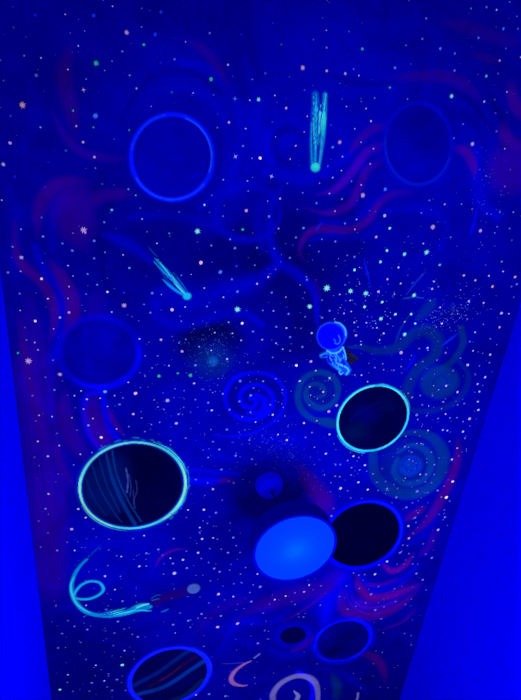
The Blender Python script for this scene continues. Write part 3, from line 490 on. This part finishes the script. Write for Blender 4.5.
# ------------------------------------------------------------------ stars
STAR_TILES = [
(0,0,"52,28,2,l 55,110,3.5,e 141,60,6,d 260,58,3,p 373,62,7,b 313,78,2,l 337,124,1.6,w 280,132,2.5,l 312,183,3,w 504,130,6,p* 487,205,4,L 446,244,3,L 417,281,2,c 383,252,7,g* 97,222,3.5,L 164,231,3,w 221,220,3,d 3,240,3,l 15,321,3,l 145,300,5,l* 271,277,3,w 333,358,5,p+ 90,418,8,o* 43,461,5,b 3,428,2,l 291,440,4,g 380,461,7,B* 516,300,3,c 490,291,3,d 343,315,3,L 391,369,3,d 448,26,3,p 411,1,3,l"),
(130,0,"47,34,3,l 78,43,2,l 123,48,6,b 46,108,2,w 100,137,7,b 55,178,5,g 221,167,2.5,p 176,152,3,d 177,236,4,L 122,250,6,d 2,301,3,w 317,132,4,L 389,258,4,p 322,315,7,g 417,393,5,L+ 476,399,3,w 511,396,5,G* 251,370,2.5,w 332,378,3,l 166,367,5,e 26,352,4,c 178,411,3,d 84,423,2,p 442,137,4,d 486,316,3,L"),
(260,0,"248,71,2,l 275,10,2,l 263,121,2.5,p 353,126,2.5,L 212,158,3,l 264,190,4,m+ 406,195,5,g 350,215,3,d 84,177,4,e 169,270,6,p* 264,282,5,p 338,293,5,p 392,301,3,p 371,275,3,L 20,292,5,e 58,380,3,w 103,430,5,p 176,358,3,l 187,463,3,p 316,332,2,L 305,370,3,d 343,424,2.5,w 421,432,3,p 402,404,3,l 455,390,3,L 325,393,2,L 515,348,4,g"),
(390,0,"73,3,2.5,l 474,8,3,L 382,29,4,L 422,40,3.5,w 321,34,2.5,g 142,74,4,L 504,66,2,L 449,115,5,B 507,115,3,L 127,155,4,L 350,151,4,L 62,181,3,L 198,194,5,B 256,213,4,L 459,193,2.5,L 434,241,4,p 518,228,3,w 18,270,5,L 255,281,4,L 381,303,5,c 428,293,3.5,l 243,383,5,G* 463,366,3,p 415,397,3,l 373,404,4,w 68,394,3,L 418,450,3,l 464,447,2,l"),
(0,116,"43,5,5,b 162,45,3.5,c 41,107,6,p 14,192,5,w* 59,240,6,d 8,334,3,w 180,281,6,d 304,40,4,p 372,45,3,g 331,104,5,p 263,137,5,e 376,163,5,p 380,207,3,L 514,56,3,g 407,270,4,e 454,275,2.5,e 511,291,3,c 445,373,5,c 415,422,4,L 333,453,8,p* 237,355,3,d 166,403,3,L 84,450,3,c 454,91,2,L"),
(130,116,"393,25,5,p 347,46,3,L 460,50,3,w 449,119,4,L+ 419,161,5,w+ 517,167,6,W 485,168,2,w 371,253,2.5,w 467,258,2.5,w 462,376,6,p 470,298,3,L 370,398,3,L 325,315,2.5,L 296,353,4,G 316,383,3,e 195,381,2.5,L 48,409,3,w 41,366,3,l 23,315,3,c 268,458,7,G* 448,451,5,g 156,466,3,g 68,460,3,l"),
(260,116,"48,24,2.5,l 440,20,4,p 376,51,2.5,w 281,36,2,L 175,63,2.5,p 61,83,2,p 141,118,3.5,p 401,104,2.5,w 316,104,5,p* 288,124,5,B 327,161,3,w 119,171,3,p 450,130,3,p 269,199,2.5,L 323,217,2.5,w 288,245,3,w 45,240,5,w+ 236,267,2,p 108,268,2.5,L 363,259,3,B 401,274,3,w 437,190,3,p 169,305,3,L 275,308,3,w 79,328,4,p 30,338,2,p 408,315,6,p* 325,330,4,L 497,291,6,B 224,346,4,L 148,371,2.5,L 297,378,3,p 35,399,5,L 383,411,3,w 495,396,6,w 337,427,4,L 172,445,5,L 73,447,3,p 376,450,3,p 515,446,5,G"),
(390,116,"326,111,5,w* 422,61,4,l 289,32,3,L 253,88,3,L 455,130,2.5,w 477,213,2,m 355,213,2,L 380,238,3,m 395,243,2,m 440,313,2,m 455,280,3,m 216,351,3,w 283,350,3,L 325,370,3,m 489,382,3.5,L 169,441,6,p* 358,456,6,p 474,447,3,L 217,422,4,d 123,385,3,L 60,380,3,d 400,390,2,m 435,382,3,L 384,388,3,m 425,440,3,m 155,335,3,L"),
(0,232,"172,17,5,L 340,2,4,p 291,4,3,m 249,45,4,L 375,34,5,L 51,58,4,L 86,100,5,w* 83,155,3,p 288,73,5,L 418,80,3.5,L 375,104,4,L 490,90,3,w 271,133,3,w 515,142,4,c 33,160,5,L 291,174,2.5,w 349,166,4,L 166,185,5,W 427,182,2,L 275,216,3,w 387,209,3,c 343,246,3,L 271,263,3,c 428,237,4,W 493,240,4,b 191,264,3,W 79,244,4,L 81,311,2.5,w 275,319,5,p 494,291,6,p* 445,317,3,w 239,339,4.5,w 327,290,3,b 141,353,5,W 214,384,2.5,w 99,379,2.5,m 106,428,3,L 139,438,3,w 170,122,3,L"),
(130,232,"158,7,5,e 107,44,3,w 323,53,4,L 398,28,4,L 417,63,5,L 505,62,4,L 282,121,7,P 359,158,7,B 423,135,5,b 496,131,3,L 243,168,2,w 204,171,3,L 405,187,4,L 505,205,4,p 275,68,3,d 295,222,3,w 65,175,4,d 88,242,5,L 125,248,2,w 427,236,5,B 371,258,3,w 56,287,3,L 167,308,6,P 219,297,3,w 81,320,4,L 306,295,3.5,L 339,318,2.5,m 427,307,7,G* 446,362,5,W 392,358,3,c 199,334,2,m 204,354,3,m 251,365,2,w 8,335,2,m 35,352,2,m 38,424,3.5,w 123,427,5,p 337,399,3,w 407,402,3,w 442,430,3,w 222,426,3,m 195,440,3,L 168,415,2,m 489,395,4,L 275,455,3,c 464,312,3,b"),
(260,232,"142,21,4,L 245,28,3,L 299,37,4,L 461,19,5,p 375,98,4,L 346,92,3,L 118,102,4,L 56,65,3,m 233,77,3,L 197,53,2,m 504,73,5,G 478,118,5,G 32,178,4,p 61,148,3,l 250,148,3,l 375,150,5,G 302,135,2.5,L 186,189,4,L 506,187,4,p 265,222,8,G* 359,234,6,G* 420,243,6,G* 470,236,5,p 485,278,5,G 415,297,5,G 480,344,5,G* 316,247,3,p 197,295,6,G* 358,271,3,w 340,272,2,m 177,240,3,l 159,210,3,L 102,258,2.5,p 46,240,4,L 246,270,3,L 11,311,3,L 53,313,3,p 113,325,4,L 362,315,3,p 333,323,3,p 318,300,2,p 276,312,4,L 179,337,3,L 246,340,4,L 64,376,4,L 104,381,3.5,w 374,359,3,w 422,360,3,w 448,381,2,w 464,380,3,w 205,401,4,w 119,417,4,L 381,410,4.5,p 491,402,4,w 140,380,2,m 162,382,3,l 373,392,2,m 401,447,3,w 8,427,3,w 63,441,3,w 90,465,3,c 168,456,4,L 475,428,3,w 347,172,3,m 338,210,3,m 427,336,2,m 507,365,3,m 517,343,2,m"),
(390,232,"56,87,5,G* 144,80,6,G* 131,45,3,w 32,140,4,w 196,130,4.5,c 292,172,4.5,p 338,191,4,p 41,204,3.5,w 173,196,3.5,w 166,225,4,w 94,250,5,G* 406,216,5,o 390,78,4,d 360,40,2,l 365,51,2,m 352,66,2,m 240,20,3,L 71,17,2,m 415,3,3,L 483,32,3,l 443,117,4,L 392,173,3.5,w 448,156,3,w 379,131,2.5,l 496,178,5,p 503,207,4,L 482,216,3,m 491,258,2.5,L 279,230,3,m 312,274,4,w 371,281,3.5,w 354,247,2,m 16,247,3,c 20,326,5,G 83,326,4.5,G 198,299,3,w 99,363,4,G 57,356,3,w 205,363,4,w 57,406,5,G* 183,377,3,m 442,322,5,w 471,324,3,w 434,378,4,p 347,324,2,L 399,306,2,m 337,398,3,w 316,435,3,L 306,345,3,m 397,424,3,L 423,447,2,m 148,460,4,w 115,463,3,m 191,217,3,m 10,374,2,m"),
(0,348,"152,6,3,w 72,18,4,g 114,50,8,p* 239,103,5,p* 212,47,3,m 118,119,3,l 181,115,3,m 130,188,4,l 217,165,4,L 156,266,3,p 143,289,3,l 208,271,3,w 151,370,3.5,w 228,338,3,l 236,386,3,w 191,429,4,w 138,433,3,l 156,466,2,m 297,188,3,w 300,236,2,m 346,202,4,w 323,169,3,w 333,241,3,p 287,276,3,p 307,325,3,l 352,306,4,c 370,279,3,w 403,354,5,W 404,387,3,l 320,421,3,w 399,198,3,p 366,414,3,m 418,172,6,c 511,135,3,w 456,188,2.5,w 489,197,3,m 476,223,4,L 428,231,2.5,w 513,311,3,L 464,320,3,w 491,343,3,b 294,463,3,m"),
(130,348,"207,12,5,p 323,8,3,w 386,42,4,w 155,69,3,w 88,78,3,L 115,110,6,g 22,179,6,P 190,99,4,g 240,107,5,g* 255,139,4,w 149,207,5,w* 13,261,5,p 184,298,5,w 325,246,4,w 193,262,4,L 311,216,4,L 96,205,3,L 131,177,2,m 179,161,2.5,m 215,168,2.5,m 111,233,3,m 135,243,3,m 213,235,2,m 241,254,2,m 209,263,2,m 175,196,2,m 41,156,2,m 46,277,3,m 45,252,2,m 59,331,3,m 85,303,3,m 118,294,3,m 161,367,3,m 161,383,2,m 291,404,2,m 311,434,3,L 330,371,3,L 355,402,4,L 420,427,4,L 475,365,3,L 385,323,4,L 396,244,4,m 446,272,3,m 438,130,5,L 480,187,5,L 435,211,4,L 369,181,4,L 499,293,3,w 491,158,3,m 478,254,3,m 322,323,2.5,m 286,163,2,m 260,204,3,m 222,357,3,m 60,110,3,m 110,30,3,m 457,324,2,m 485,441,4,m 500,461,3,m 515,393,2,m 373,99,4,d 468,56,3,L 60,30,3,m 260,67,5,L 293,163,2,m 340,172,2,m"),
(260,348,"90,8,4,L 119,10,4,l 202,52,5,p 144,68,5,W 50,36,3,L 94,54,2,m 157,130,4,w 197,153,3,w 251,173,4,p 276,118,4,w 221,89,3,w 201,186,2,w 196,226,3,m 304,227,5,p 273,251,5,p 239,161,2,m 293,187,3,m 250,211,2,m 330,145,4,d 403,107,3,w 377,106,3,m 427,133,2.5,w 491,85,3,m 456,77,3,m 432,59,2,m 487,61,2,w 50,264,4,w 12,131,4,L 62,121,3,m 88,165,3,m 40,225,3,m 87,178,2,m 174,297,4,w 225,288,3,p 106,365,4,w 71,343,3,w 276,342,4,w 261,419,4,w 216,393,3,m 371,429,4,w 359,414,2,m 392,434,3,m 300,463,3,m 215,462,2,m 318,462,3,m 348,446,3,m 206,335,3,m 180,354,3,m 293,380,2,m 45,355,2,m"),
(390,348,"43,17,6,p 111,5,3,m 146,3,3,m 43,73,3,m 14,87,3,m 46,98,2,m 101,66,3,m 129,53,3,m 186,47,3,m 220,18,4,m 329,10,3,w 349,14,2,m 367,20,2,m 397,25,4,w 279,39,3,m 308,66,5,w 250,89,3,m 354,70,2.5,m 394,57,3,m 377,115,4,w 347,142,3.5,w 367,148,2,m 354,172,3.5,w 338,105,2.5,m 222,149,4,w 267,174,4,w 119,188,3,m 168,188,3,m 209,213,3,m 82,122,3,m 87,195,4,m 71,179,3,m 127,225,3,m 348,212,3.5,w 350,245,4,w 294,220,3,m 268,225,3,m 315,280,5,p 105,265,5,m 109,283,3,m 145,268,3,m 190,279,3,m 220,261,3,w 237,277,3,m 265,276,3,m 209,325,3,w 227,327,3,w 150,327,3,w 98,333,3,m 125,310,2,m 289,331,4,w 297,358,3,m 236,370,3,m 266,397,3,p 245,442,4,w 303,408,2,m 163,413,3,m 105,379,3,m 130,382,3,m 58,391,4,m 85,413,3,m 62,350,3,m 272,428,2,m 175,463,3,m 145,455,2,m 204,240,3,m"),
(20,464,"76,6,3,m 214,6,3,m 152,38,2,m 114,117,4,p 143,69,2,m 102,176,4,m 232,177,4,w 262,211,4,p 75,225,3,m 206,257,5,p 112,272,3,m 292,256,3,m 265,295,2,m 188,309,3,m 230,307,2,m 83,328,3,m 148,342,4,m 218,342,3,w 494,283,3,w 450,295,3,m 354,297,3,m 354,340,3,m 319,336,2,m 503,353,4,L 503,404,3,L 403,366,3,w 475,405,4,w 454,378,2,m 385,363,3,m 339,444,4,w 350,402,3,m 275,427,2,m 400,445,3,m"),
(150,464,"284,20,4,L 250,98,4,p 229,73,3,m 182,60,3,m 157,85,3,m 152,10,2,m 165,116,4,d 122,175,5,b 214,180,4.5,w 151,181,3,w 145,211,2.5,m 262,192,4,m 287,142,3,m 213,133,3,d 85,197,2,m 70,238,3,m 228,234,3,m 198,251,3,w 94,295,4,m 207,296,4,w 253,246,2,m 263,246,2,m 251,292,3,p 268,297,3,m 33,338,4,m 51,361,3,m 81,373,3,w 131,379,4,w 145,345,3,m 91,394,4,m 147,412,4,m 97,433,6,w 54,436,3,m 191,351,4,w 204,374,3,m 238,335,3,m 233,390,3,m 255,414,4,m 277,427,4,m 310,351,4,m 283,337,3,m 331,291,4,L 343,323,3,m 358,350,3,m 380,410,3,m 409,346,3,m 317,420,3,m 360,436,3,m 316,262,2,m 427,436,3,w 183,441,2,m 210,441,2,m 197,270,3,m 186,314,2,m 240,463,3,m 333,73,4,l 370,60,3,l"),
(330,464,"487,68,4,W 462,131,5,W 475,146,3,m 346,107,5,m 358,40,3,w 381,40,4,m 414,5,3,m 403,73,3,m 379,69,3,m 388,112,3,m 427,104,4,m 362,133,2,m 350,144,2,m 327,153,3,m 303,171,4,m 365,168,2,m 456,210,4,m 454,181,3,m 453,195,2,m 429,260,4,w 410,304,3,m 404,372,4,m 380,357,3,m 370,316,3,m 311,245,4,w 337,212,4,m 349,192,3,m 383,205,2,m 341,231,3,m 313,294,4,p 330,274,3,m 278,351,4,m 289,321,3,m 307,323,3,m 313,355,3,m 226,386,4,w 194,400,3,m 178,437,4,w 137,438,3,m 93,432,3,m 114,441,3,m 343,434,4,m 368,459,4,m 328,396,3,m 184,71,3,m 149,100,4,w 190,103,3,m 226,97,4,m 267,96,3,m 263,131,4,m 112,71,4,w 138,3,4,w 85,13,3,m 41,95,5,w 69,105,3,m 81,134,3,m 5,205,4,m 13,175,3,m 20,47,3,m 38,49,3,m 83,42,3,m 117,22,3,m 145,27,2,m 3,73,3,m 126,135,2,m 170,38,3,m 220,68,3,m"),
(20,580,"143,101,3,m 191,159,3,l 217,182,4,l 268,195,4,m 168,211,4,l 152,268,4,l 242,246,3,l 302,337,3,w 263,314,3,l 323,355,2,l 353,371,3,m 336,399,3,w 191,375,3,w 286,407,4,m 189,405,3,l 159,434,4,G 407,336,5,G 416,279,3,w 372,259,3,m 390,163,4,m 375,209,3,m 415,193,3,m 447,214,3,m 469,224,4,m 452,283,2,m 454,312,2,m 378,36,3,w 347,52,2,m 362,75,2,m 408,82,4,m 343,115,4,l 464,86,2,m 386,394,4,m 407,380,2,m 347,423,3,m 367,437,4,l 420,437,3,m 405,406,2,m 276,440,3,l 211,441,3,l 256,143,3,m 263,98,3,p"),
(150,580,"272,54,5,p 240,3,3,m 290,22,2,m 333,13,3,m 331,64,3,w 363,8,3,m 410,17,3,m 438,25,5,m 397,48,3,m 403,84,4,m 496,76,3,w 296,77,2,m 234,89,3,m 272,105,2,m 282,141,4,m 348,171,5,p 269,185,5,p 152,160,4,L 92,176,4,m 205,133,4,m 119,129,3,m 160,186,3,m 220,149,3,m 191,150,3,m 100,209,2,w 214,262,3,m 429,250,4,m 456,199,3,m 450,130,3,m 183,455,3,w 235,452,4,L 300,460,4,L"),
(280,580,"95,45,3,p 115,18,3,w 162,21,3,m 160,98,3,m 93,145,3,m 22,62,3,w 59,49,3,m 45,84,2,m 59,95,3,m 72,134,2,m 264,22,3,m 315,32,3,m 236,64,3,m 361,55,4,m 391,24,3,m 455,33,3,m 484,24,2,m 459,84,3,m 498,95,3,m 413,105,3,m 378,118,4,m 400,152,3,m 340,89,3,m 268,114,3,m"),
]
SCOL = dict(w=(182,176,242), p=(196,156,214), P=(242,195,222), l=(92,82,200), B=(70,120,250), b=(20,50,240), d=(14,22,205), g=(40,185,150), e=(24,84,160),
            G=(140,245,225), c=(90,180,225), L=(85,120,232), o=(215,150,160), W=(255,245,250), m=(112,104,218))
SNAME = dict(w='pale lavender', p='pale pink', P='warm pink', l='dim violet', B='bright blue', b='deep blue', d='dim blue', g='green', e='dim teal', G='mint green', c='light cyan', L='light blue', o='orange-pink', W='white', m='soft violet')
STARS = []
for ox, oy, s in STAR_TILES:
    for e in s.split():
        x, y, d, c = e.split(','); sh = 'dot'
        if c[-1] in '*+': sh = {'*': 'spiky', '+': 'cross'}[c[-1]]; c = c[0]
        px, py = ox+float(x)/3.98, oy+float(y)/3.98
        if all((px-q[0])**2+(py-q[1])**2 > 2.5 for q in STARS): STARS.append((px, py, float(d), 'l' if (c == 'm' and float(d) <= 3 and (py > 480 or py < 120)) else c, sh))
M_STAR = {k: principled('star_paint_'+SNAME[k].replace(' ', '_').replace('-', '_'), base(v), .7, 0) for k, v in SCOL.items()}
def star_shape(shape, seed):
    r = random.Random(seed); n = {'dot': 10, 'spiky': 16, 'cross': 16}[shape]; out = []
    for i in range(n):
        if shape == 'dot': q = r.uniform(.88, 1.08)
        elif shape == 'spiky': q = r.uniform(1.0, 1.35) if i % 2 == 0 else .55
        else: q = 1.4 if i % 4 == 0 else (.42 if i % 4 == 2 else .5)
        a = 2*math.pi*i/n; out.append((q*math.cos(a), q*math.sin(a)))
    return out
def star_mesh(name, shape, seed, mat):
    bm = bmesh.new(); P = star_shape(shape, seed); th = .0005
    top = [bm.verts.new((x, y, 0)) for x, y in P]; bot = [bm.verts.new((x*.9, y*.9, -th)) for x, y in P]; c = bm.verts.new((0, 0, -th*1.1))
    n = len(P)
    for i in range(n):
        j = (i+1) % n; bm.faces.new((top[i], top[j], bot[j], bot[i])); bm.faces.new((bot[i], bot[j], c))
    bmesh.ops.recalc_face_normals(bm, faces=bm.faces)
    me = bpy.data.meshes.new(name); bm.to_mesh(me); bm.free(); me.materials.append(mat); return me
LAND = [('the bright blue-ringed planet', 172, 157), ('the dim upper right planet', 418, 144), ('the upright comet', 316, 130), ('the slanted comet', 172, 280),
        ('the dark blue planet on the left', 98, 352), ('the green-rimmed planet', 133, 485), ('the cyan-rimmed planet', 373, 418), ('the black blue-rimmed planet', 385, 530),
        ('the hanging lamp', 295, 549), ('the astronaut', 335, 345), ('the middle blue spiral', 250, 398), ('the looping rocket trail', 100, 595), ('the bottom striped planet', 170, 676),
        ('the small lower right planet', 343, 640), ('the dark speckled patch', 212, 350), ('the lower teal spiral', 410, 466), ('the teardrop galaxy', 440, 380), ('the top left purple column', 68, 90)]
def visible(s): return -4 < s[0] < 525 and -4 < s[1] < 704
STARS = [s for s in STARS if visible(s)]
bright = {'w': 1.3, 'p': 1.35, 'P': 1.8, 'W': 1.9, 'G': 1.6, 'o': 1.4, 'g': 1.3, 'B': 1.2, 'c': 1.2}
rank = sorted(range(len(STARS)), key=lambda i: -STARS[i][2]*bright.get(STARS[i][3], .85))
SINGLE = set(rank[:298]); ORD = ['nearest', 'second nearest', 'third nearest', 'fourth nearest', 'fifth nearest', 'sixth nearest', 'seventh nearest', 'eighth nearest', 'ninth nearest', 'tenth nearest']
rec = {}
for i in SINGLE:
    x, y, d, c, sh = STARS[i]
    ln, lx, ly = min(LAND, key=lambda l: math.hypot(l[1]-x, l[2]-y))
    dx, dy = x-lx, y-ly
    if abs(dx) > 2.2*abs(dy): dr = 'right of' if dx > 0 else 'left of'
    elif abs(dy) > 2.2*abs(dx): dr = 'below' if dy > 0 else 'above'
    else: dr = ('lower' if dy > 0 else 'upper')+('-right of' if dx > 0 else '-left of')
    sz = 'large ' if d >= 5.5 else ('small ' if d < 4 else '')
    shn = {'dot': 'round', 'spiky': 'spiky', 'cross': 'cross-shaped'}[sh]
    rec.setdefault((sz+SNAME[c]+' '+shn+' star', dr+' '+ln), []).append((math.hypot(dx, dy), i))
lab = {}
for (a, b_), L in rec.items():
    L.sort()
    for k, (dd, i) in enumerate(L):
        lab[i] = a+' '+b_ if len(L) == 1 else a+' '+b_+', '+ORD[min(k, 9)]
STAR_Z = CEIL-.0019; protos = {}; used_xy = []
DSC = .56
for i in sorted(SINGLE):
    x, y, d, c, sh = STARS[i]; a = at(x, y); r = pxscale(x, y)*d*DSC/2
    a[0] = min(max(a[0], XL+r+.002), XR-r-.002)
    key = (c, sh, i % 3)
    if key not in protos:
        protos[key] = link('painted_star', star_mesh('painted_star', sh, i % 3, M_STAR[c])); ob = protos[key]
    else:
        ob = protos[key].copy(); COL.objects.link(ob)
    k = 1.0 if sh == 'dot' else 1.5
    ob.location = (a[0], a[1], STAR_Z); ob.scale = (r*k, r*k, 1); ob.rotation_euler = (0, 0, random.uniform(0, 6.28))
    tag(ob, lab[i], 'star', 'painted stars on the ceiling')
# the countless remaining stars and speckles
def speck_object(name, items, label, cat, z, group=None):
    """items: (ceiling x, ceiling y, radius, colour code)"""
    keys = sorted({i[3] for i in items}); V = []; Fc = []; mi = []
    for x, y, r, c in items:
        n = 6; b0 = len(V); ph = random.uniform(0, 6.28)
        for k in range(n): V.append((x+r*math.cos(ph+k*2*math.pi/n), y+r*math.sin(ph+k*2*math.pi/n), z))
        V.append((x, y, z-.0004))
        for k in range(n): Fc.append((b0+(k+1) % n, b0+k, b0+n)); mi.append(keys.index(c))
    me = bpy.data.meshes.new(name); me.from_pydata(V, [], Fc)
    for k in keys: me.materials.append(M_STAR[k])
    me.polygons.foreach_set('material_index', mi); me.update()
    ob = bpy.data.objects.new(name, me); COL.objects.link(ob); tag(ob, label, cat, group, 'stuff'); return ob
PL = [(172, 157, 46), (418, 144, 42), (98, 352, 42), (132, 485, 56), (373, 418, 38), (363, 534, 42), (169, 676, 42), (343, 640, 32), (293, 635, 14), (331, 336, 16)]
def free(x, y): return all(math.hypot(x-a, y-b) > r for a, b, r in PL)
items = []
for i, s in enumerate(STARS):
    if i in SINGLE: continue
    a = at(s[0], s[1]); r = pxscale(s[0], s[1])*s[2]*DSC/2
    if XL+r < a[0] < XR-r: items.append((a[0], a[1], r, s[3]))
def scatter(n, fn, rad, cols, wts, keepout=True):
    k = 0; tries = 0
    while k < n and tries < n*30:
        tries += 1; x, y = fn()
        if keepout and not free(x, y): continue
        a = at(x, y)
        if not XL+.02 < a[0] < XR-.02: continue
        items.append((a[0], a[1], pxscale(x, y)*random.uniform(*rad)*.72, random.choices(cols, wts)[0])); k += 1
U = random.uniform
scatter(90, lambda: (U(-10, 530), U(-10, 230)), (.35, .7), 'mLld', (3, 3, 3, 3))
scatter(170, lambda: (U(0, 500), U(225, 500)), (.3, .75), 'mLwdl', (5, 4, 1, 2, 3))
scatter(170, lambda: (U(110, 440), U(340, 480)), (.3, .7), 'mLwl', (5, 3, 2, 3))
scatter(130, lambda: (random.gauss(375, 32), random.gauss(305, 32)), (.3, .7), 'mGwL', (4, 1, 3, 3))
scatter(240, lambda: (U(40, 430), U(480, 700)), (.35, .8), 'mLld', (5, 2, 4, 2))
scatter(70, lambda: (U(380, 480), U(370, 600)), (.35, .8), 'mwL', (5, 2, 2))
speck_object('tiny_painted_stars', items, 'countless tiny pale stars dotted all over the blue ceiling mural', 'stars', STAR_Z)
items = []
def rgauss(cx, cy, sx, sy, a=0):
    u, v = random.gauss(0, sx), random.gauss(0, sy); c, s = math.cos(a), math.sin(a); return cx+u*c-v*s, cy+u*s+v*c
scatter(520, lambda: rgauss(211, 352, 13, 13), (.25, .5), 'eLcd', (6, 2, 1, 3))
speck_object('paint_speckles', items, 'dense teal paint speckles in the dark patch left of centre', 'paint speckles', STAR_Z+.0003); items = []
scatter(200, lambda: rgauss(448, 314, 16, 7, -.5), (.25, .55), 'LmBw', (4, 4, 3, 1)); scatter(90, lambda: rgauss(435, 275, 28, 22, .6), (.2, .45), 'Lmd', (4, 3, 4))
scatter(60, lambda: rgauss(489, 190, 12, 22, 0), (.25, .5), 'Lm', (4, 3))
speck_object('paint_speckles', items, 'sprayed pale blue speckles above the teardrop galaxy at the right', 'paint speckles', STAR_Z+.0003); items = []
scatter(330, lambda: rgauss(285, 452, 24, 9, .7), (.25, .5), 'Ldbl', (3, 4, 3, 4))
speck_object('paint_speckles', items, 'sprayed pale blue speckles above the hanging lamp', 'paint speckles', STAR_Z+.0003)

# ------------------------------------------------------------------ hanging lamp
def lathe(name, prof, mat, parent, loc=(0, 0, 0), n=64, smooth_=True):
    bm = bmesh.new(); rings = []
    for r, z in prof:
        rings.append([bm.verts.new((0, 0, z))] if r == 0 else [bm.verts.new((r*math.cos(2*math.pi*i/n), r*math.sin(2*math.pi*i/n), z)) for i in range(n)])
    for a, b in zip(rings, rings[1:]):
        for i in range(n):
            j = (i+1) % n
            if len(a) == 1 and len(b) == 1: continue
            if len(a) == 1: bm.faces.new((a[0], b[i], b[j]))
            elif len(b) == 1: bm.faces.new((a[i], a[j], b[0]))
            else: bm.faces.new((a[i], a[j], b[j], b[i]))
    bmesh.ops.recalc_face_normals(bm, faces=bm.faces)
    me = bpy.data.meshes.new(name); bm.to_mesh(me); bm.free()
    if smooth_:
        for p in me.polygons: p.use_smooth = True
        me.set_sharp_from_angle(angle=math.radians(35))
    ob = link(name, me, mat, parent); ob.location = loc; return ob
M_LAMP = principled('lamp_housing', base((0, 0, 190)), .5, 0)
M_CAN = principled('canopy_paint', (0, 0, .68), .5, 0)
M_DARK = principled('dark_blue_cable', (.0, .0, .05), .6, .1)
M_DIF = bpy.data.materials.new('lamp_diffuser'); M_DIF.use_nodes = True; nt = M_DIF.node_tree; nt.nodes.clear()
out = nt.nodes.new('ShaderNodeOutputMaterial'); tr = nt.nodes.new('ShaderNodeBsdfTranslucent'); df = nt.nodes.new('ShaderNodeBsdfDiffuse'); mx = nt.nodes.new('ShaderNodeMixShader')
tr.inputs[0].default_value = (.0, .42, .95, 1); df.inputs[0].default_value = (.0, .04, .6, 1); mx.inputs[0].default_value = .5
nt.links.new(tr.outputs[0], mx.inputs[1]); nt.links.new(df.outputs[0], mx.inputs[2]); nt.links.new(mx.outputs[0], out.inputs[0])
LH = .195                                       # diffuser below the ceiling
lc = at(295.5, 549.5, CEIL-CAMZ-LH); LR = .109
cn = at(270, 487, CEIL-CAMZ-.02)
lamp = empty('pendant_lamp', (lc[0], lc[1], CEIL)); tag(lamp, 'round flat blue pendant lamp glowing under the painted ceiling', 'lamp')
dz = -LH
lathe('housing', [(0, dz+.064), (.095, dz+.062), (LR-.002, dz+.055), (LR, dz+.045), (LR, dz+.001), (LR-.004, dz), (LR-.006, dz+.002), (LR-.006, dz+.05), (0, dz+.056)], M_LAMP, lamp)
lathe('diffuser', [(0, dz-.004), (LR*.6, dz-.003), (LR-.008, dz-.0005), (LR-.0065, dz+.002), (LR-.02, dz+.003), (0, dz+.002)], M_DIF, lamp)
lathe('canopy', [(0, -.0345), (.022, -.034), (.034, -.028), (.038, -.016), (.039, -.0035), (0, -.0035)], M_CAN, lamp, (cn[0]-lc[0], cn[1]-lc[1], 0))
a = Vector((cn[0]-lc[0], cn[1]-lc[1], -.033)); b = Vector((0, 0, dz+.063)); d_ = b-a
ob = lathe('cable', [(0, 0), (.002, 0), (.002, d_.length), (0, d_.length)], M_DARK, lamp, a, 12); ob.rotation_euler = d_.to_track_quat('Z', 'Y').to_euler()
lathe('cable_grip', [(0, dz+.062), (.016, dz+.062), (.014, dz+.072), (.006, dz+.078), (0, dz+.078)], M_DARK, lamp, n=24)
pl = bpy.data.lights.new('lamp_bulb', 'POINT'); pl.energy = .30; pl.color = (.10, .35, 1); pl.shadow_soft_size = .012
po = bpy.data.objects.new('lamp_bulb', pl); COL.objects.link(po); po.parent = lamp; po.location = (0, 0, dz+.036)
